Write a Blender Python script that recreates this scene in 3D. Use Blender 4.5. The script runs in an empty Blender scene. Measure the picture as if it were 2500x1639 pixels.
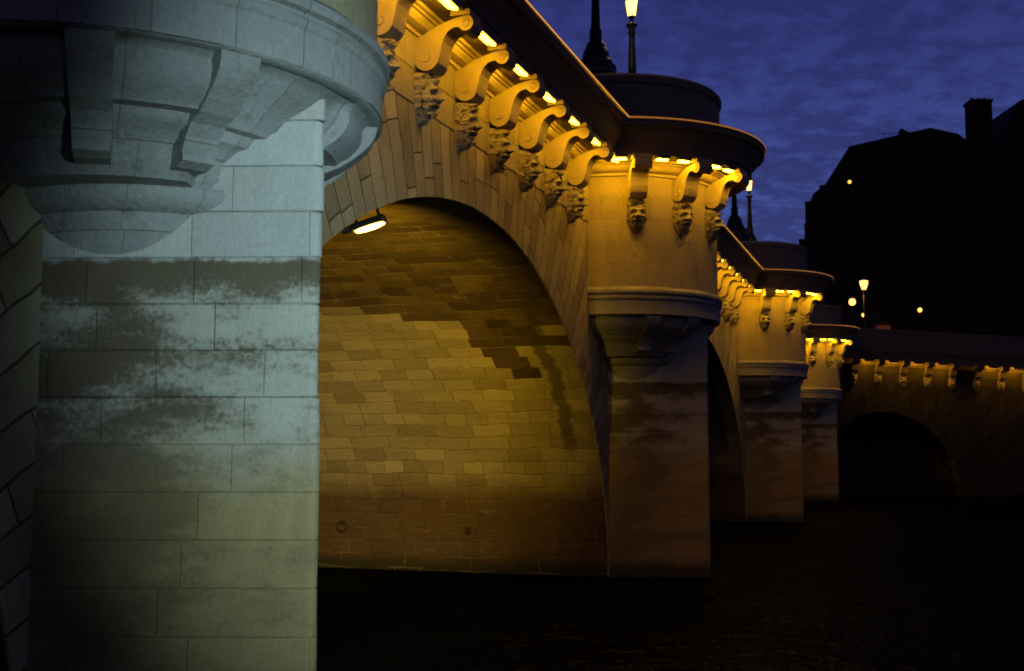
import bpy, math, random
from mathutils import Vector, Matrix, noise

R = math.radians
sc = bpy.context.scene
col = sc.collection

# ------------------------------------------------------------------ camera
cam_d = bpy.data.cameras.new('camera')
cam = bpy.data.objects.new('camera', cam_d)
col.objects.link(cam)
cam.location = (0, 0, 3.0166)
cam.rotation_euler = (R(90) + 0.0955, 0, 0)
cam_d.sensor_width = 36
cam_d.lens = 36 * 2939 / 2500
cam_d.clip_start = 0.1
cam_d.clip_end = 3000
sc.camera = cam

# ------------------------------------------------------------------ exposure
sc.view_settings.view_transform = 'Standard'
sc.view_settings.look = 'None'
sc.view_settings.exposure = 0
sc.view_settings.gamma = 1
sc.cycles.max_bounces = 6
sc.cycles.diffuse_bounces = 3
sc.cycles.use_light_tree = True
sc.cycles.sample_clamp_indirect = 3
sc.cycles.filter_width = 1.9
sc.cycles.use_denoising = True


class NT:
    """small node-expression builder"""
    def __init__(self, tree):
        self.t = tree
        self.n = tree.nodes
        self.l = tree.links
    def new(self, typ, **kw):
        nd = self.n.new(typ)
        for k, v in kw.items():
            setattr(nd, k, v)
        return nd
    def put(self, sock, v):
        if hasattr(v, 'is_output'):
            self.l.new(v, sock)
        else:
            sock.default_value = v
    def m(self, op, a, b=None, c=None, clamp=False):
        nd = self.new('ShaderNodeMath', operation=op, use_clamp=clamp)
        for i, v in enumerate((a, b, c)):
            if v is not None:
                self.put(nd.inputs[i], v)
        return nd.outputs[0]
    def vec(self, x, y, z):
        nd = self.new('ShaderNodeCombineXYZ')
        for i, v in enumerate((x, y, z)):
            self.put(nd.inputs[i], v)
        return nd.outputs[0]
    def sep(self, v):
        nd = self.new('ShaderNodeSeparateXYZ')
        self.l.new(v, nd.inputs[0])
        return nd.outputs
    def smooth(self, v, a, b, lo=0.0, hi=1.0):
        nd = self.new('ShaderNodeMapRange', interpolation_type='SMOOTHSTEP')
        self.put(nd.inputs[0], v)
        for i, x in zip((1, 2, 3, 4), (a, b, lo, hi)):
            self.put(nd.inputs[i], x)
        return nd.outputs[0]
    def noise(self, v, scale, detail=4, rough=.55, dist=0.0):
        nd = self.new('ShaderNodeTexNoise')
        self.l.new(v, nd.inputs['Vector'])
        nd.inputs['Scale'].default_value = scale
        nd.inputs['Detail'].default_value = detail
        nd.inputs['Roughness'].default_value = rough
        nd.inputs['Distortion'].default_value = dist
        return nd.outputs[0]
    def white(self, v, dim='3D'):
        nd = self.new('ShaderNodeTexWhiteNoise', noise_dimensions=dim)
        self.l.new(v, nd.inputs['W' if dim == '1D' else 'Vector'])
        return nd.outputs['Value']
    def mix(self, f, a, b, mode='MIX'):
        nd = self.new('ShaderNodeMix', data_type='RGBA', blend_type=mode)
        self.put(nd.inputs['Factor'], f)
        for s, v in ((nd.inputs[6], a), (nd.inputs[7], b)):
            if hasattr(v, 'is_output'):
                self.l.new(v, s)
            else:
                s.default_value = (*v, 1)
        return nd.outputs[2]
    def scale(self, c, f):
        return self.mix(1.0, c, self.grey(f), 'MULTIPLY')
    def grey(self, f):
        nd = self.new('ShaderNodeCombineColor')
        for i in range(3):
            self.put(nd.inputs[i], f)
        return nd.outputs[0]


# ------------------------------------------------------------------ world: dusk sky with broken cloud
SUN_EL, SUN_ROT = R(3.0), R(150)
w = bpy.data.worlds.new('World')
sc.world = w
w.use_nodes = True
T = NT(w.node_tree)
T.n.clear()
out = T.new('ShaderNodeOutputWorld')
bg = T.new('ShaderNodeBackground')
T.l.new(bg.outputs[0], out.inputs[0])
sky = T.new('ShaderNodeTexSky', sky_type='NISHITA')
sky.sun_disc = False
sky.sun_elevation = SUN_EL
sky.sun_rotation = SUN_ROT
tc = T.new('ShaderNodeTexCoord')
X, Y, Z = T.sep(tc.outputs['Generated'])
zz = T.m('ADD', T.m('MAXIMUM', Z, 0.0), 0.16)
P = T.vec(T.m('DIVIDE', X, zz), T.m('DIVIDE', Y, zz), 0.0)
big = T.noise(P, 2.6, 6, .6, .3)
fine = T.noise(P, 17.0, 5, .60, .1)
c1 = T.smooth(T.m('ADD', T.m('MULTIPLY', big, .5), T.m('MULTIPLY', fine, .6)), .46, .64)
low = T.smooth(Z, .10, .42, 1.0, 0.0)
base = T.mix(low, (.0115, .0080, .052), (.019, .0155, .088))
cloud = T.mix(low, (.024, .023, .125), (.042, .068, .245))
skyc = T.mix(T.m('MULTIPLY', c1, T.m('ADD', T.m('MULTIPLY', low, .5), .5)), base, cloud)
tint = T.mix(1.0, sky.outputs[0], (.010, .014, .05), 'MULTIPLY')
full = T.mix(1.0, T.scale(skyc, 1.0), tint, 'ADD')
# the last light stands beyond the bridge: the sky behind the viewer is already night
dt = T.new('ShaderNodeVectorMath', operation='DOT_PRODUCT')
T.l.new(tc.outputs['Generated'], dt.inputs[0])
dt.inputs[1].default_value = (.24, .95, .20)
full = T.scale(full, T.smooth(dt.outputs['Value'], .35, .95, .40, 1.0))
T.l.new(full, bg.inputs[0])
bg.inputs[1].default_value = 1.0

# ------------------------------------------------------------------ the last twilight, very weak and wide
sd = bpy.data.lights.new('sun', 'SUN')
sd.energy = 0.02
sd.angle = R(40)
sd.color = (.55, .75, 1.0)
so = bpy.data.objects.new('sun', sd)
col.objects.link(so)
so.rotation_euler = (R(62), 0, R(38))

# cold spot light added out of view, right of the viewer, washing the near pier
kd = bpy.data.lights.new('added_cold_spot', 'SPOT')
kd.energy = 4600
kd.color = (.58, .87, .95)
kd.spot_size = R(32.5)
kd.spot_blend = 1.0
kd.shadow_soft_size = 0.25
ko = bpy.data.objects.new('added_cold_spot', kd)
col.objects.link(ko)
ko.location = (2.8, .6, 4.4)
ko.rotation_euler = (Vector((-.85, 10.38, 4.0)) - ko.location).to_track_quat('-Z', 'Y').to_matrix().to_4x4().__matmul__(Matrix.Rotation(R(15), 4, 'Z')).to_euler()
ko.scale = (1.0, 1.6, 1.0)


# ------------------------------------------------------------------ materials
def masonry(T, U, V, W, H, seed=0.0, mw=.012, wob=None):
    """irregular ashlar: per-stone random, mortar mask, stone centre"""
    r = T.m('DIVIDE', V, H)
    row = T.m('FLOOR', r)
    fv = T.m('SUBTRACT', r, row)
    ro = T.white(T.m('ADD', row, seed + 17.3), '1D')
    ro2 = T.white(T.m('ADD', row, seed + 91.7), '1D')
    Wr = T.m('MULTIPLY', T.m('ADD', T.m('MULTIPLY', ro2, .7), .65), W)
    c = T.m('ADD', T.m('DIVIDE', U, Wr), T.m('MULTIPLY', ro, 7.0))
    cc = T.m('FLOOR', c)
    fu = T.m('SUBTRACT', c, cc)
    rnd = T.white(T.vec(cc, row, seed), '3D')
    rnd2 = T.white(T.vec(cc, row, seed + 5.5), '3D')
    eu = T.m('MULTIPLY', T.m('MINIMUM', fu, T.m('SUBTRACT', 1.0, fu)), Wr)
    ev = T.m('MULTIPLY', T.m('MINIMUM', fv, T.m('SUBTRACT', 1.0, fv)), H)
    e = T.m('MINIMUM', eu, ev)
    if wob is not None:
        e = T.m('ADD', e, T.m('MULTIPLY', T.m('SUBTRACT', wob, .5), mw * 1.6))
    mort = T.smooth(e, mw * .35, mw, 1.0, 0.0)
    cu = T.m('MULTIPLY', T.m('SUBTRACT', T.m('ADD', cc, .5), T.m('MULTIPLY', ro, 7.0)), Wr)
    cv = T.m('MULTIPLY', T.m('ADD', row, .5), H)
    return rnd, rnd2, mort, cu, cv


def new_mat(name):
    m = bpy.data.materials.new(name)
    m.use_nodes = True
    T = NT(m.node_tree)
    b = T.n['Principled BSDF']
    b.inputs['Specular IOR Level'].default_value = .25
    return m, T, b


def finish(T, b, colr, h, rough=.9, strength=.5, dist=.02):
    T.put(b.inputs['Base Color'], colr)
    T.put(b.inputs['Roughness'], rough)
    bp = T.new('ShaderNodeBump')
    bp.inputs['Strength'].default_value = strength
    bp.inputs['Distance'].default_value = dist
    T.l.new(h, bp.inputs['Height'])
    T.l.new(bp.outputs[0], b.inputs['Normal'])


STONE = (.44, .385, .285)


def stone_plain(name, base=STONE, var=.35, scale=3.0):
    m, T, b = new_mat(name)
    o = T.new('ShaderNodeTexCoord').outputs['Object']
    n1 = T.noise(o, scale, 6, .62)
    n2 = T.noise(o, scale * 9, 4, .6)
    k = T.m('ADD', T.m('MULTIPLY', n1, var * 1.3), T.m('ADD', T.m('MULTIPLY', n2, var * .7), 1 - var))
    finish(T, b, T.scale(T.mix(0.0, base, base), k), T.m('ADD', n1, T.m('MULTIPLY', n2, .6)), .92, .35, .02)
    return m


def stone_pier():
    """cutwater ashlar: clean above the flood line, stained below"""
    m, T, b = new_mat('stained_cutwater_stone')
    o = T.new('ShaderNodeTexCoord').outputs['Object']
    X, Y, Z = T.sep(o)
    side = T.m('SIGN', X)
    U = T.m('ADD', Y, T.m('MULTIPLY', side, 33.0))
    V = T.m('SUBTRACT', Z, 4.69)
    wob = T.noise(o, 14.0, 3)
    rnd, rnd2, mort, cu, cv = masonry(T, U, V, 1.35, .405, 3.0, .008, wob)
    mid = T.noise(o, 1.5, 8, .66, 0.0)
    so_ = T.vec(T.m('MULTIPLY', X, 1.0), T.m('MULTIPLY', Y, .5), T.m('MULTIPLY', Z, 1.5))
    streak = T.noise(so_, 1.35, 10, .66, 0.0)
    fine = T.noise(o, 22.0, 5, .65)
    # clean stone
    k0 = T.m('ADD', T.m('MULTIPLY', rnd, .18), T.m('ADD', T.m('MULTIPLY', mid, .25), .72))
    clean = T.scale(T.mix(rnd2, (.42, .425, .40), (.46, .44, .38)), k0)
    # stained stone
    wav = T.m('MULTIPLY', T.m('SUBTRACT', T.noise(o, 2.6, 5, .7), .5), .22)
    zz = T.m('ADD', Z, wav)
    band = T.smooth(zz, 4.64, 4.70, 1.0, 0.0)
    crust = T.m('MULTIPLY', T.smooth(zz, 4.25, 4.66), band)
    shel = T.smooth(Y, -1.9, -.3, -.05, .10)
    patch = T.smooth(T.m('ADD', T.m('ADD', streak, T.m('MULTIPLY', T.m('SUBTRACT', fine, .5), .42)), T.m('ADD', T.m('ADD', T.m('MULTIPLY', rnd, .035), shel), T.m('MULTIPLY', crust, .22))), .42, .66)
    lowd = T.smooth(T.m('ADD', Z, T.m('MULTIPLY', T.m('SUBTRACT', mid, .5), .8)), 2.55, 3.45, 1.0, 0.0)
    dv = T.noise(T.vec(T.m('MULTIPLY', X, 3.2), T.m('MULTIPLY', Y, 3.2), T.m('MULTIPLY', Z, .22)), 1.0, 4, .6)
    drip = T.m('MULTIPLY', T.smooth(dv, .60, .70), T.m('MULTIPLY', band, T.smooth(zz, 3.5, 4.1)))
    patch = T.m('MAXIMUM', patch, drip)
    pale = T.scale(T.mix(rnd2, (.45, .43, .36), (.42, .395, .32)), T.m('ADD', T.m('MULTIPLY', rnd2, .12), .86))
    pale = T.mix(T.m('MULTIPLY', lowd, .85), pale, (.31, .215, .07))
    dirt = T.mix(mid, (.050, .036, .022), (.150, .110, .055))
    st = T.mix(T.m('MULTIPLY', patch, T.m('SUBTRACT', .93, T.m('MULTIPLY', lowd, .35))), pale, dirt)
    grit = T.smooth(T.noise(o, 38.0, 4, .7), .56, .74)
    st = T.mix(T.m('MULTIPLY', grit, .45), st, (.07, .055, .035))
    c = T.mix(band, clean, st)
    algae = T.smooth(zz, .55, .12, 0.0, 1.0)
    c = T.mix(T.m('MULTIPLY', algae, .85), c, (.022, .026, .014))
    c = T.scale(c, T.m('ADD', T.m('MULTIPLY', fine, .5), .75))
    mk = T.m('MULTIPLY', T.smooth(T.noise(o, .9, 3), .44, .64), T.m('SUBTRACT', 1.0, T.m('MULTIPLY', lowd, 1.0)))
    c = T.mix(T.m('MULTIPLY', mort, T.m('MULTIPLY', mk, .75)), c, T.mix(band, (.50, .49, .44), (.07, .055, .04)))
    h = T.m('ADD', T.m('MULTIPLY', mort, -.9), T.m('ADD', T.m('MULTIPLY', fine, .7), T.m('ADD', T.m('MULTIPLY', rnd, .25), T.m('MULTIPLY', streak, .6))))
    finish(T, b, c, h, .9, .75, .02)
    return m


def stone_facade(name='voussoir_facade_stone', dim=1.0):
    """radial voussoirs below the string line, upright blocks above; object origin sits mid-span"""
    m, T, b = new_mat(name)
    o = T.new('ShaderNodeTexCoord').outputs['Object']
    X, Y, Z = T.sep(o)
    zc = T.m('ADD', Z, 2.0)
    ang = T.m('ARCTAN2', X, zc)
    V = T.m('MULTIPLY', ang, 10.0)
    U = T.m('SQRT', T.m('ADD', T.m('MULTIPLY', X, X), T.m('MULTIPLY', zc, zc)))
    wob = T.noise(o, 9.0, 3)
    V = T.m('ADD', V, T.m('MULTIPLY', T.m('SUBTRACT', T.noise(o, .9, 2), .5), .16))
    r1, q1, m1, _, _ = masonry(T, U, V, 1.65, .40, 1.0, .018, wob)
    r2, q2, m2, _, _ = masonry(T, T.m('ADD', X, .2), T.m('SUBTRACT', Z, 8.3), 1.68, .54, 7.0, .012, wob)
    up = T.m('GREATER_THAN', Z, 8.3)
    mixf = lambda a, c: T.m('ADD', T.m('MULTIPLY', a, T.m('SUBTRACT', 1.0, up)), T.m('MULTIPLY', c, up))
    rnd, rnd2, mort = mixf(r1, r2), mixf(q1, q2), mixf(m1, m2)
    mid = T.noise(o, 1.1, 6, .62, .4)
    fine = T.noise(o, 18.0, 5, .65)
    k = T.m('ADD', T.m('MULTIPLY', rnd, .38), T.m('ADD', T.m('MULTIPLY', mid, .5), .44))
    c = T.scale(T.mix(rnd2, (.385, .355, .215), (.34, .305, .17)), k)
    dk = T.smooth(T.m('ADD', mid, T.m('MULTIPLY', rnd2, .25)), .66, .86)
    c = T.mix(T.m('MULTIPLY', dk, .5), c, (.12, .085, .05))
    c = T.scale(c, T.m('ADD', T.m('MULTIPLY', fine, .6 * dim), .7 * dim))  # dim scales the colour down, shade painted into the far wall
    grime = T.smooth(T.noise(T.vec(T.m('MULTIPLY', X, 2.0), Y, T.m('MULTIPLY', Z, .5)), 1.6, 9, .7), .52, .70)
    c = T.mix(T.m('MULTIPLY', grime, .55), c, (.12, .10, .06))
    c = T.mix(T.m('MULTIPLY', mort, .85), c, (.05, .036, .024))
    h = T.m('ADD', T.m('MULTIPLY', mort, -1.0), T.m('ADD', T.m('MULTIPLY', fine, .4), T.m('MULTIPLY', rnd, .5)))
    finish(T, b, c, h, .9, .6, .02)
    return m


def stone_vault():
    """coursed barrel: pale lower courses, sooty brown upper stones in a stepped edge"""
    m, T, b = new_mat('sooty_vault_stone')
    o = T.new('ShaderNodeTexCoord').outputs['Object']
    X, Y, Z = T.sep(o)
    zc = T.m('ADD', Z, 2.0)
    ang = T.m('ARCTAN2', zc, T.m('ABSOLUTE', X))
    V = T.m('MULTIPLY', ang, 9.0)
    wob = T.noise(o, 8.0, 3)
    wv = T.m('MULTIPLY', T.m('SUBTRACT', T.noise(o, .7, 3), .5), .22)
    wu = T.m('MULTIPLY', T.m('SUBTRACT', T.noise(o, 2.2, 3), .5), .07)
    rnd, rnd2, mort, cu, cv = masonry(T, T.m('ADD', Y, wu), T.m('ADD', V, wv), .78, .33, 11.0, .015, wob)
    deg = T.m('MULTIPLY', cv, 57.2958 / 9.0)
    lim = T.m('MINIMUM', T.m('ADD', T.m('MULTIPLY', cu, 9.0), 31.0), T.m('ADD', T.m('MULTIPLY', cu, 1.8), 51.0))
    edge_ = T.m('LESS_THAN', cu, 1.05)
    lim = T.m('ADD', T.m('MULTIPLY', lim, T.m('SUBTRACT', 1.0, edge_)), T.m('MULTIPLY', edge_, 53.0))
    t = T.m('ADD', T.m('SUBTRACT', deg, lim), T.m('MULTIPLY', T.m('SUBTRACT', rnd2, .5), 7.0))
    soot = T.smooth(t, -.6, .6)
    mid = T.noise(o, 1.3, 6, .62, .4)
    sv = T.vec(X, T.m('MULTIPLY', Y, .35), T.m('MULTIPLY', Z, 1.6))
    streak = T.noise(sv, 2.0, 6, .65)
    fine = T.noise(o, 16.0, 5, .65)
    k = T.m('ADD', T.m('MULTIPLY', rnd, .30), T.m('ADD', T.m('MULTIPLY', streak, .5), .45))
    pale = T.scale(T.mix(rnd2, (.42, .36, .235), (.36, .30, .18)), k)
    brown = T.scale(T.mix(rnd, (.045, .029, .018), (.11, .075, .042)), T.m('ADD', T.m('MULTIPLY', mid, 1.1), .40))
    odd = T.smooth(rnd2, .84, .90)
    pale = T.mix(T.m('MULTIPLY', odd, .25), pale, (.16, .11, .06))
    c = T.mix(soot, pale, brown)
    wet = T.smooth(T.m('ADD', Z, T.m('MULTIPLY', T.m('SUBTRACT', mid, .5), .7)), 1.7, 2.62, 1.0, 0.0)
    c = T.mix(T.m('MULTIPLY', wet, .92), c, T.mix(streak, (.075, .042, .022), (.13, .075, .035)))
    c = T.scale(c, T.m('ADD', T.m('MULTIPLY', fine, .5), .75))
    salt = T.smooth(T.noise(T.vec(X, T.m('MULTIPLY', Y, .6), T.m('MULTIPLY', Z, 1.4)), 3.0, 9, .72), .58, .72)
    c = T.mix(T.m('MULTIPLY', salt, .30), c, (.40, .34, .22))
    dirtv = T.smooth(T.noise(o, 4.5, 9, .7), .57, .75)
    c = T.mix(T.m('MULTIPLY', dirtv, .55), c, (.09, .06, .035))
    # ragged damp crack running down the right haunch behind the front ring
    cx_ = T.m('ADD', .68, T.m('MULTIPLY', T.m('SUBTRACT', T.noise(T.vec(0.0, 0.0, Z), 1.6, 4, .65), .5), .9))
    cd_ = T.m('ABSOLUTE', T.m('SUBTRACT', Y, cx_))
    crk = T.m('MULTIPLY', T.smooth(T.m('ADD', cd_, T.m('MULTIPLY', T.m('SUBTRACT', fine, .5), .12)), .10, .22, 1.0, 0.0), T.m('MULTIPLY', T.smooth(Z, 2.7, 3.4), T.m('GREATER_THAN', X, 0.0)))
    c = T.mix(T.m('MULTIPLY', crk, .75), c, (.06, .042, .028))
    algae = T.smooth(T.m('ADD', Z, T.m('MULTIPLY', T.m('SUBTRACT', mid, .5), .3)), .55, .10, 0.0, 1.0)
    c = T.mix(T.m('MULTIPLY', algae, .85), c, (.022, .026, .014))
    mc = T.mix(soot, (.30, .24, .14), (.25, .20, .12))
    mk = T.smooth(T.noise(o, 1.0, 4), .40, .62)
    c = T.mix(T.m('MULTIPLY', mort, T.m('MULTIPLY', mk, .8)), c, mc)
    h = T.m('ADD', T.m('MULTIPLY', mort, -.7), T.m('ADD', T.m('MULTIPLY', fine, .9), T.m('ADD', T.m('MULTIPLY', rnd, .9), T.m('MULTIPLY', streak, .8))))
    finish(T, b, c, h, .9, .85, .035)
    return m


def stone_turret(name='turret_drum_stone', A=(.44, .38, .225), B=(.41, .345, .20), W=1.1, H=.52, z0=6.8, joint=.3, grime=.5):
    m, T, b = new_mat(name)
    o = T.new('ShaderNodeTexCoord').outputs['Object']
    X, Y, Z = T.sep(o)
    U = T.m('MULTIPLY', T.m('ARCTAN2', X, T.m('MULTIPLY', Y, -1.0)), 2.55)
    wob = T.noise(o, 9.0, 3)
    rnd, rnd2, mort, cu, cv = masonry(T, U, T.m('SUBTRACT', Z, z0), W, H, 21.0, .009, wob)
    mid = T.noise(o, 1.0, 6, .62, .4)
    fine = T.noise(o, 20.0, 5, .65)
    rain = T.noise(T.vec(T.m('MULTIPLY', X, 2.2), T.m('MULTIPLY', Y, 2.2), T.m('MULTIPLY', Z, .35)), 1.6, 5, .6)
    k = T.m('ADD', T.m('MULTIPLY', rnd, .14), T.m('ADD', T.m('MULTIPLY', mid, .32), T.m('ADD', T.m('MULTIPLY', rain, .3), .5)))
    c = T.scale(T.mix(rnd2, A, B), k)
    c = T.scale(c, T.m('ADD', T.m('MULTIPLY', fine, .6), .7))
    run = T.smooth(T.noise(T.vec(T.m('MULTIPLY', X, 3.0), T.m('MULTIPLY', Y, 3.0), T.m('MULTIPLY', Z, .4)), 1.3, 9, .72), .54, .72)
    blot = T.smooth(T.noise(o, 3.0, 9, .72), .58, .74)
    c = T.mix(T.m('MULTIPLY', T.m('MAXIMUM', run, blot), grime), c, (.13, .105, .065))
    c = T.mix(T.m('MULTIPLY', mort, joint), c, (.20, .17, .12))
    h = T.m('ADD', T.m('MULTIPLY', mort, -.5), T.m('ADD', T.m('MULTIPLY', fine, .9), T.m('ADD', T.m('MULTIPLY', blot, .5), T.m('MULTIPLY', mid, 1.2))))
    finish(T, b, c, h, .9, .75, .022)
    return m


def plain(name, c, rough=.6, metal=0.0, var=.3, scale=6.0, spec=.3):
    m, T, b = new_mat(name)
    o = T.new('ShaderNodeTexCoord').outputs['Object']
    n = T.noise(o, scale, 5, .6)
    T.put(b.inputs['Base Color'], T.scale(T.mix(0.0, c, c), T.m('ADD', T.m('MULTIPLY', n, var * 2), 1 - var)))
    b.inputs['Roughness'].default_value = rough
    b.inputs['Metallic'].default_value = metal
    b.inputs['Specular IOR Level'].default_value = spec
    return m


def glow(name, c, s):
    m = bpy.data.materials.new(name)
    m.use_nodes = True
    n = m.node_tree.nodes
    n.clear()
    e = n.new('ShaderNodeEmission')
    e.inputs[0].default_value = (*c, 1)
    e.inputs[1].default_value = s
    oo = n.new('ShaderNodeOutputMaterial')
    m.node_tree.links.new(e.outputs[0], oo.inputs[0])
    return m


def mask_stone():
    m, T, b = new_mat('weathered_mask_stone')
    o = T.new('ShaderNodeTexCoord').outputs['Object']
    n1 = T.noise(o, 9.0, 6, .65)
    n2 = T.noise(o, 12.0, 5, .62)
    crust = T.smooth(n2, .53, .62)
    c = T.mix(crust, T.scale(T.mix(n1, (.40, .37, .27), (.30, .27, .19)), 1.0), (.085, .068, .042))
    finish(T, b, c, T.m('ADD', n1, n2), .92, .8, .03)
    return m


M = dict(
    pier=stone_pier(), facade=stone_facade(), facade_far=stone_facade('shaded_far_facade_stone', .11), vault=stone_vault(), drum=stone_turret(),  # far facade: same stone, colour darkened to keep that wall in shade
    carved=stone_plain('carved_console_stone', (.41, .35, .205), .35, 4.0),
    mask=mask_stone(),
    cornice=stone_plain('dark_cornice_stone', (.15, .12, .10), .45, 2.0),  # one even dark tone, well below the carved stone
    ring=stone_turret('ring_moulding_stone', (.37, .375, .36), (.33, .325, .30), .85, .62, 6.15, .45, .55),
    parapet=stone_plain('parapet_stone', (.20, .15, .12), .45, 1.6),
    rim=plain('lead_rim_metal', (.80, .66, .42), .38, .9, .25, 8.0),
    strip=glow('amber_strip_glow', (1.0, .42, .05), .95),  # gold line of light on the cornice rim, put in as emission
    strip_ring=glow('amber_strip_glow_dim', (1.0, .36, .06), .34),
    iron=plain('dark_cast_iron', (.012, .013, .016), .5, .3, .4, 20.0),
    housing=plain('floodlight_housing_metal', (.05, .045, .04), .5, .3),
    lens=glow('sodium_lens_glow', (1.0, .47, .008), 72.0),
    lens_drum=glow('drum_lens_glow', (1.0, .47, .009), 92.0),
    lens_dead=plain('unlit_lens_glass', (.10, .09, .07), .2),
    lens_wing=glow('sodium_lens_glow_far', (1.0, .43, .012), 70.0),
    lens_vault=glow('vault_lens_glow', (1.0, .52, .09), 14.0),
    wall_dark=stone_plain('dark_render_wall', (.022, .018, .018), .4, .6),
    roof=plain('dark_zinc_roof', (.012, .012, .015), .8, .0, .3, 1.0),
    window=plain('dark_window_glass', (.008, .009, .012), .3, 0, .2, 2.0, .08),
    asphalt=plain('asphalt', (.05, .047, .045), .9, 0, .3, 3.0),
    rust=plain('rusty_iron', (.05, .032, .022), .8, .2, .4, 12.0),
    kiosk=plain('painted_kiosk', (.22, .12, .08), .6, 0, .2, 2.0),
)

def glass_glow(name, c, s_, tr=.6):
    m = glow(name, c, s_)
    t = m.node_tree
    e = t.nodes['Emission'] if 'Emission' in t.nodes else [n for n in t.nodes if n.type == 'EMISSION'][0]
    o_ = [n for n in t.nodes if n.type == 'OUTPUT_MATERIAL'][0]
    tp = t.nodes.new('ShaderNodeBsdfTransparent')
    mx = t.nodes.new('ShaderNodeMixShader')
    mx.inputs[0].default_value = 1 - tr
    t.links.new(tp.outputs[0], mx.inputs[1])
    t.links.new(e.outputs[0], mx.inputs[2])
    t.links.new(mx.outputs[0], o_.inputs[0])
    return m


M['lantern'] = glass_glow('lantern_glass_glow', (1.0, .50, .11), 6.5, .5)
M['lamp_far'] = glass_glow('far_lamp_glow', (1.0, .40, .07), 6.5, .5)
M['lamp_small'] = glass_glow('small_lamp_glow', (1.0, .36, .05), 5.0, .5)

# water: small rough ripples
mw_, T, b = new_mat('river_water')
o = T.new('ShaderNodeTexCoord').outputs['Object']
n1 = T.noise(o, 2.2, 3, .6, .3)
n2 = T.noise(o, .45, 3, .6, .2)
n3 = T.noise(o, 9.0, 2, .5)
T.n.remove(b)
gl_ = T.new('ShaderNodeBsdfGlossy')
gl_.inputs['Color'].default_value = (.8, .85, 1, 1)
gl_.inputs['Roughness'].default_value = .16
df_ = T.new('ShaderNodeBsdfDiffuse')
df_.inputs['Color'].default_value = (.003, .004, .007, 1)
mx_ = T.new('ShaderNodeMixShader')
mx_.inputs[0].default_value = .013
T.l.new(df_.outputs[0], mx_.inputs[1])
T.l.new(gl_.outputs[0], mx_.inputs[2])
T.l.new(mx_.outputs[0], T.n['Material Output'].inputs[0])
bp = T.new('ShaderNodeBump')
bp.inputs['Strength'].default_value = 1.0
bp.inputs['Distance'].default_value = .16
T.l.new(T.m('ADD', T.m('ADD', n1, T.m('MULTIPLY', n2, 2.0)), T.m('MULTIPLY', n3, .25)), bp.inputs['Height'])
T.l.new(bp.outputs[0], gl_.inputs['Normal'])
M['water'] = mw_


# ------------------------------------------------------------------ mesh helpers
class MB:
    def __init__(self):
        self.v, self.f, self.sm = [], [], []
    def add(self, vs, fs, smooth=False):
        k = len(self.v)
        self.v += [tuple(p) for p in vs]
        self.f += [tuple(i + k for i in f) for f in fs]
        self.sm += [smooth] * len(fs)
    def box(self, x0, x1, y0, y1, z0, z1):
        vs = [(x, y, z) for z in (z0, z1) for y in (y0, y1) for x in (x0, x1)]
        self.add(vs, [(0, 2, 3, 1), (4, 5, 7, 6), (0, 1, 5, 4), (2, 6, 7, 3), (0, 4, 6, 2), (1, 3, 7, 5)])
    def grid(self, rows, smooth=False, close=False, flip=False):
        n = len(rows[0])
        vs = [p for r in rows for p in r]
        fs = []
        for i in range(len(rows) - 1):
            for j in range(n if close else n - 1):
                a, b2 = i * n + j, i * n + (j + 1) % n
                q = (a, b2, b2 + n, a + n)
                fs.append(q[::-1] if flip else q)
        self.add(vs, fs, smooth)
    def lathe(self, prof, cx=0, cy=0, n=20, smooth=True, cap=True):
        """prof: (r, z) list from bottom to top"""
        rows = [[(cx + r * math.cos(2 * math.pi * j / n), cy + r * math.sin(2 * math.pi * j / n), z) for j in range(n)] for r, z in prof]
        self.grid(rows, smooth, True)
        if cap:
            self.add(rows[0], [tuple(range(n))[::-1]])
            self.add(rows[-1], [tuple(range(n))])
    def prism(self, poly, x0, x1):
        """poly in (y, z), extruded along x"""
        n = len(poly)
        vs = [(x0, y, z) for y, z in poly] + [(x1, y, z) for y, z in poly]
        fs = [(i, (i + 1) % n, n + (i + 1) % n, n + i) for i in range(n)]
        self.add(vs, fs + [tuple(range(n))[::-1], tuple(range(n, 2 * n))])
    def torus(self, R0, r0, n=24, k=8, c=(0, 0, 0)):
        """ring in the xz plane"""
        rows = []
        for i in range(n + 1):
            a = 2 * math.pi * i / n
            rows.append([(c[0] + (R0 + r0 * math.cos(t)) * math.cos(a), c[1] + r0 * math.sin(t), c[2] + (R0 + r0 * math.cos(t)) * math.sin(a))
                         for t in (2 * math.pi * j / k for j in range(k))])
        self.grid(rows, True, True)
    def mesh(self, name, mat):
        me = bpy.data.meshes.new(name)
        me.from_pydata(self.v, [], self.f)
        me.polygons.foreach_set('use_smooth', self.sm)
        me.materials.append(mat)
        import bmesh
        bm = bmesh.new()
        bm.from_mesh(me)
        bmesh.ops.remove_doubles(bm, verts=bm.verts, dist=1e-5)
        bmesh.ops.recalc_face_normals(bm, faces=bm.faces)
        bm.to_mesh(me)
        bm.free()
        return me
    def build(self, name, mat, parent=None, loc=(0, 0, 0), bevel=0.0):
        o = bpy.data.objects.new(name, self.mesh(name, mat))
        col.objects.link(o)
        o.parent = parent
        o.location = loc
        if bevel:
            bv = o.modifiers.new('bevel', 'BEVEL')
            bv.width = bevel
            bv.segments = 2
            bv.limit_method = 'ANGLE'
            bv.angle_limit = R(35)
        return o


def tag(o, label=None, cat=None, group=None, kind=None):
    for k, v in (('label', label), ('category', cat), ('group', group), ('kind', kind)):
        if v:
            o[k] = v
    return o


def empty(name, loc=(0, 0, 0), rz=0.0, ry=0.0):
    o = bpy.data.objects.new(name, None)
    col.objects.link(o)
    o.location = loc
    o.rotation_euler = (0, ry, rz)
    o.empty_display_size = .2
    return o


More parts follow.
